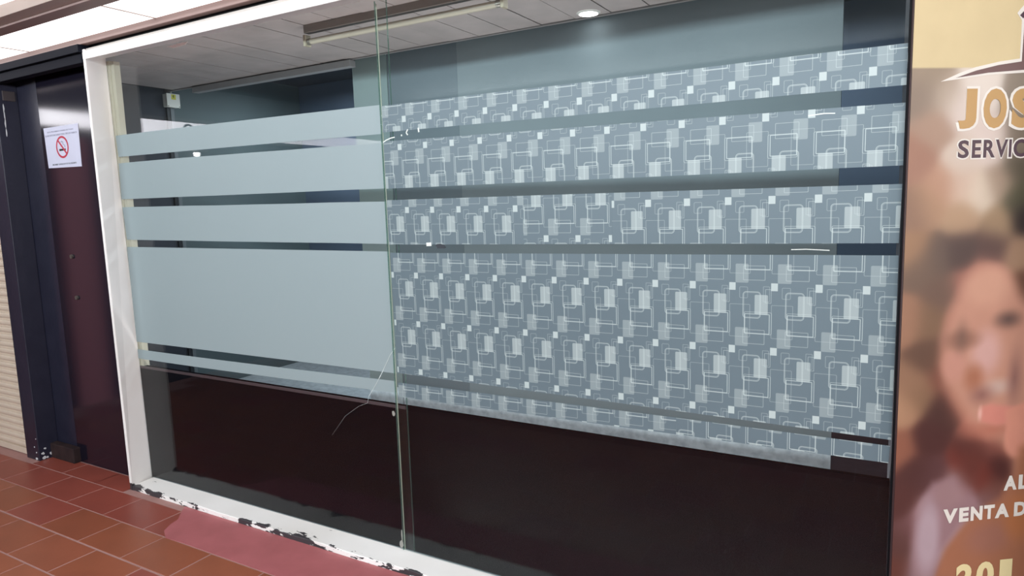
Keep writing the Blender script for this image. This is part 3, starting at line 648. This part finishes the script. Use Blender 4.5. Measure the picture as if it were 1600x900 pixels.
def mkbanner():
    nu, nz = 120, 400; U = np.linspace(0, .72, nu); Z = np.linspace(.05, 2.44, nz)
    uu, zz = np.meshgrid(U, Z)
    k = (pts[:, 0, None, None]-uu)**2+(pts[:, 1, None, None]-zz)**2
    w = np.exp(-k/(2*.030**2))+1e-3/(k+.004)**1.5*1e-3
    c = (w[:, None]*pts[:, 2:, None, None]).sum(0)/w.sum(0)[None]
    c = c/255*1.0
    def softpoly(P, s):
        P = np.array(P); n = len(P); dmin = np.full(uu.shape, 9.0); ins = np.zeros(uu.shape, bool)
        for i in range(n):
            (x0, y0), (x1, y1) = P[i], P[(i+1) % n]; dx, dy = x1-x0, y1-y0
            t = np.clip(((uu-x0)*dx+(zz-y0)*dy)/(dx*dx+dy*dy), 0, 1)
            dmin = np.minimum(dmin, np.hypot(uu-x0-t*dx, zz-y0-t*dy))
            if y0 != y1: ins ^= ((y0 > zz) != (y1 > zz)) & (uu < (x1-x0)*(zz-y0)/(y1-y0)+x0)
        return np.clip(.5+np.where(ins, dmin, -dmin)/(2*s), 0, 1)
    for kind, g, col, s in LAYERS:
        if kind == 'P': al = softpoly(g, s)
        else:
            r = np.sqrt(((uu-g[0])/(g[2]+1e-6))**2+((zz-g[1])/(g[3]+1e-6))**2); al = np.clip(.5+(1-r)*min(g[2], g[3])/(2*s)*1.0, 0, 1)
        al = al*al*(3-2*al)
        for i in range(3): c[i] = c[i]*(1-al)+col[i]/255*al
    # plain sand coloured head of the banner
    top = (zz > 1.940)
    sand = np.array([226, 204, 160])/255
    for i in range(3): c[i] = np.where(top, sand[i], c[i])
    cl = np.where(c <= .04045, c/12.92, ((c+.055)/1.055)**2.4)*PGAIN
    vs = []; fs = []; T = .006
    for j in range(nz):
        for i in range(nu): vs.append(tuple(bf(U[i], Z[j], 0)))
    for j in range(nz-1):
        for i in range(nu-1): a = j*nu+i; fs.append((a, a+1, a+nu+1, a+nu))
    me = bpy.data.meshes.new('printed_sheet'); me.from_pydata(vs, [], fs)
    ca = me.color_attributes.new('print', 'FLOAT_COLOR', 'POINT')
    arr = np.ones((nz*nu, 4), np.float32); arr[:, :3] = np.clip(cl, 0, .9).reshape(3, -1).T
    ca.data.foreach_set('color', arr.ravel())
    for p in me.polygons: p.use_smooth = True
    m = bpy.data.materials.new('banner_print'); m.use_nodes = True; nt = m.node_tree; b = nt.nodes['Principled BSDF']; b.inputs['Roughness'].default_value = .45
    b.inputs['Specular IOR Level'].default_value = .3
    at = nt.nodes.new('ShaderNodeVertexColor'); at.layer_name = 'print'
    tc = nt.nodes.new('ShaderNodeTexCoord'); n = nt.nodes.new('ShaderNodeTexNoise'); n.inputs['Scale'].default_value = 9; n.inputs['Detail'].default_value = 6
    nt.links.new(tc.outputs['Object'], n.inputs['Vector'])
    mx = nt.nodes.new('ShaderNodeMix'); mx.data_type = 'RGBA'; mx.blend_type = 'MULTIPLY'
    mr = nt.nodes.new('ShaderNodeMapRange'); mr.inputs[1].default_value = .3; mr.inputs[2].default_value = .7; mr.inputs[4].default_value = .12
    nt.links.new(n.outputs[0], mr.inputs[0]); nt.links.new(mr.outputs[0], mx.inputs[0]); nt.links.new(at.outputs[0], mx.inputs[6]); mx.inputs[7].default_value = (.45, .4, .4, 1)
    nt.links.new(mx.outputs[2], b.inputs['Base Color'])
    o = link('printed_sheet', me, m); o.parent = bn; o.matrix_parent_inverse = Matrix.Translation(-Vector(bn.location))
    return o
mkbanner()
def bpoly(name, poly, m, d0=.0002, d1=.0010):
    bm = bmesh.new(); a = [bm.verts.new(bf(u, z, d1)) for u, z in poly]; b = [bm.verts.new(bf(u, z, d0)) for u, z in poly]
    bm.faces.new(a); bm.faces.new(b[::-1]); n = len(poly)
    for i in range(n): bm.faces.new((a[i], a[(i+1) % n], b[(i+1) % n], b[i]))
    return finish(name, bm, m, bn)
bm = bmesh.new()
P = [bf(-.004, .0, 0), bf(.73, .0, 0), bf(.73, .0, -.012), bf(-.004, .0, -.012)]
P = [p - NV*.001 for p in P]
a = [bm.verts.new(p) for p in P]; b = [bm.verts.new(p+Vector((0, 0, 2.46))) for p in P]
bm.faces.new(a[::-1]); bm.faces.new(b)
for i in range(4): bm.faces.new((a[i], a[(i+1) % 4], b[(i+1) % 4], b[i]))
tag(finish('backing_panel', bm, mat('dark_panel_edge', (52, 34, 36), .5), bn), 'dark thin edge of the backing panel')
WH = mat('banner_white', (214, 206, 198), .5); GOLD = mat('banner_gold', (176, 138, 88), .5); PLUM = mat('banner_plum', (70, 48, 58), .5); BRN = mat('banner_brown', (104, 78, 76), .5); CRM = mat('banner_cream', (216, 198, 150), .5)
bpoly('emblem_outline', [(.090, 1.902), (.150, 1.926), (.200, 1.942), (.275, 1.957), (.339, 1.965), (.338, 2.070), (.322, 2.090), (.330, 2.100), (.40, 2.170), (.47, 2.11), (.47, 1.925), (.36, 1.926), (.24, 1.920), (.15, 1.909)], WH)
bpoly('emblem_shape', [(.136, 1.912), (.20, 1.932), (.27, 1.947), (.345, 1.957), (.346, 2.050), (.40, 2.10), (.47, 2.05), (.47, 1.936), (.36, 1.934), (.24, 1.926)], BRN, .0010, .0016)
bpoly('emblem_roof', [(.330, 2.084), (.341, 2.076), (.40, 2.128), (.46, 2.075), (.46, 2.098), (.40, 2.15)], PLUM, .0016, .0022)
fr2 = lambda u, z, d: bf(u, z, d+.0012)
fr1 = lambda u, z, d: bf(u, z, d+.0004)
# letters fitted one by one: (char, u0, u1)
for ch, u0, u1 in (('J', .151, .208), ('O', .230, .305), ('S', .322, .395)):
    text('letter_halo', ch, u0-.008, u1+.008, 1.763, 1.889, 0, WH, bn, bold=.055, frame=fr1)
    text('letter', ch, u0, u1, 1.770, 1.882, 0, GOLD, bn, bold=.06, frame=fr2)
for ch, u0, u1 in (('S', .155, .190), ('E', .200, .229), ('R', .237, .275), ('V', .276, .316), ('I', .320, .328), ('C', .335, .376)):
    text('letter_halo', ch, u0-.004, u1+.004, 1.683, 1.742, 0, WH, bn, bold=.04, frame=fr1)
    text('letter', ch, u0, u1, 1.687, 1.738, 0, PLUM, bn, bold=.025, frame=fr2)
for ch, u0, u1 in (('V', .167, .216), ('E', .222, .255), ('N', .262, .303), ('T', .308, .345), ('A', .347, .397), ('D', .414, .458)):
    text('letter', ch, u0, u1, .575, .621, 0, WH, bn, bold=.05, frame=fr2)
for ch, u0, u1 in (('A', .372, .418), ('L', .424, .458)):
    text('letter', ch, u0, u1, .663, .710, 0, WH, bn, bold=.05, frame=fr2)
for ch, u0, u1 in (('2', .222, .282), ('0', .294, .356), ('1', .376, .420)):
    text('letter', ch, u0, u1, .345, .434, 0, CRM, bn, bold=.045, frame=fr2)
# wall that carries the banner
bm = bmesh.new()
P = [bf(.0, 0, -.016), bf(1.4, 0, -.016), bf(1.4, 0, -.10), bf(.05, 0, -.10)]
a = [bm.verts.new(p) for p in P]; b = [bm.verts.new(p+Vector((0, 0, 2.47))) for p in P]
bm.faces.new(a[::-1]); bm.faces.new(b)
for i in range(4): bm.faces.new((a[i], a[(i+1) % 4], b[(i+1) % 4], b[i]))
struct(finish('wall_banner', bm, SIDE), 'angled wall that carries the banner')
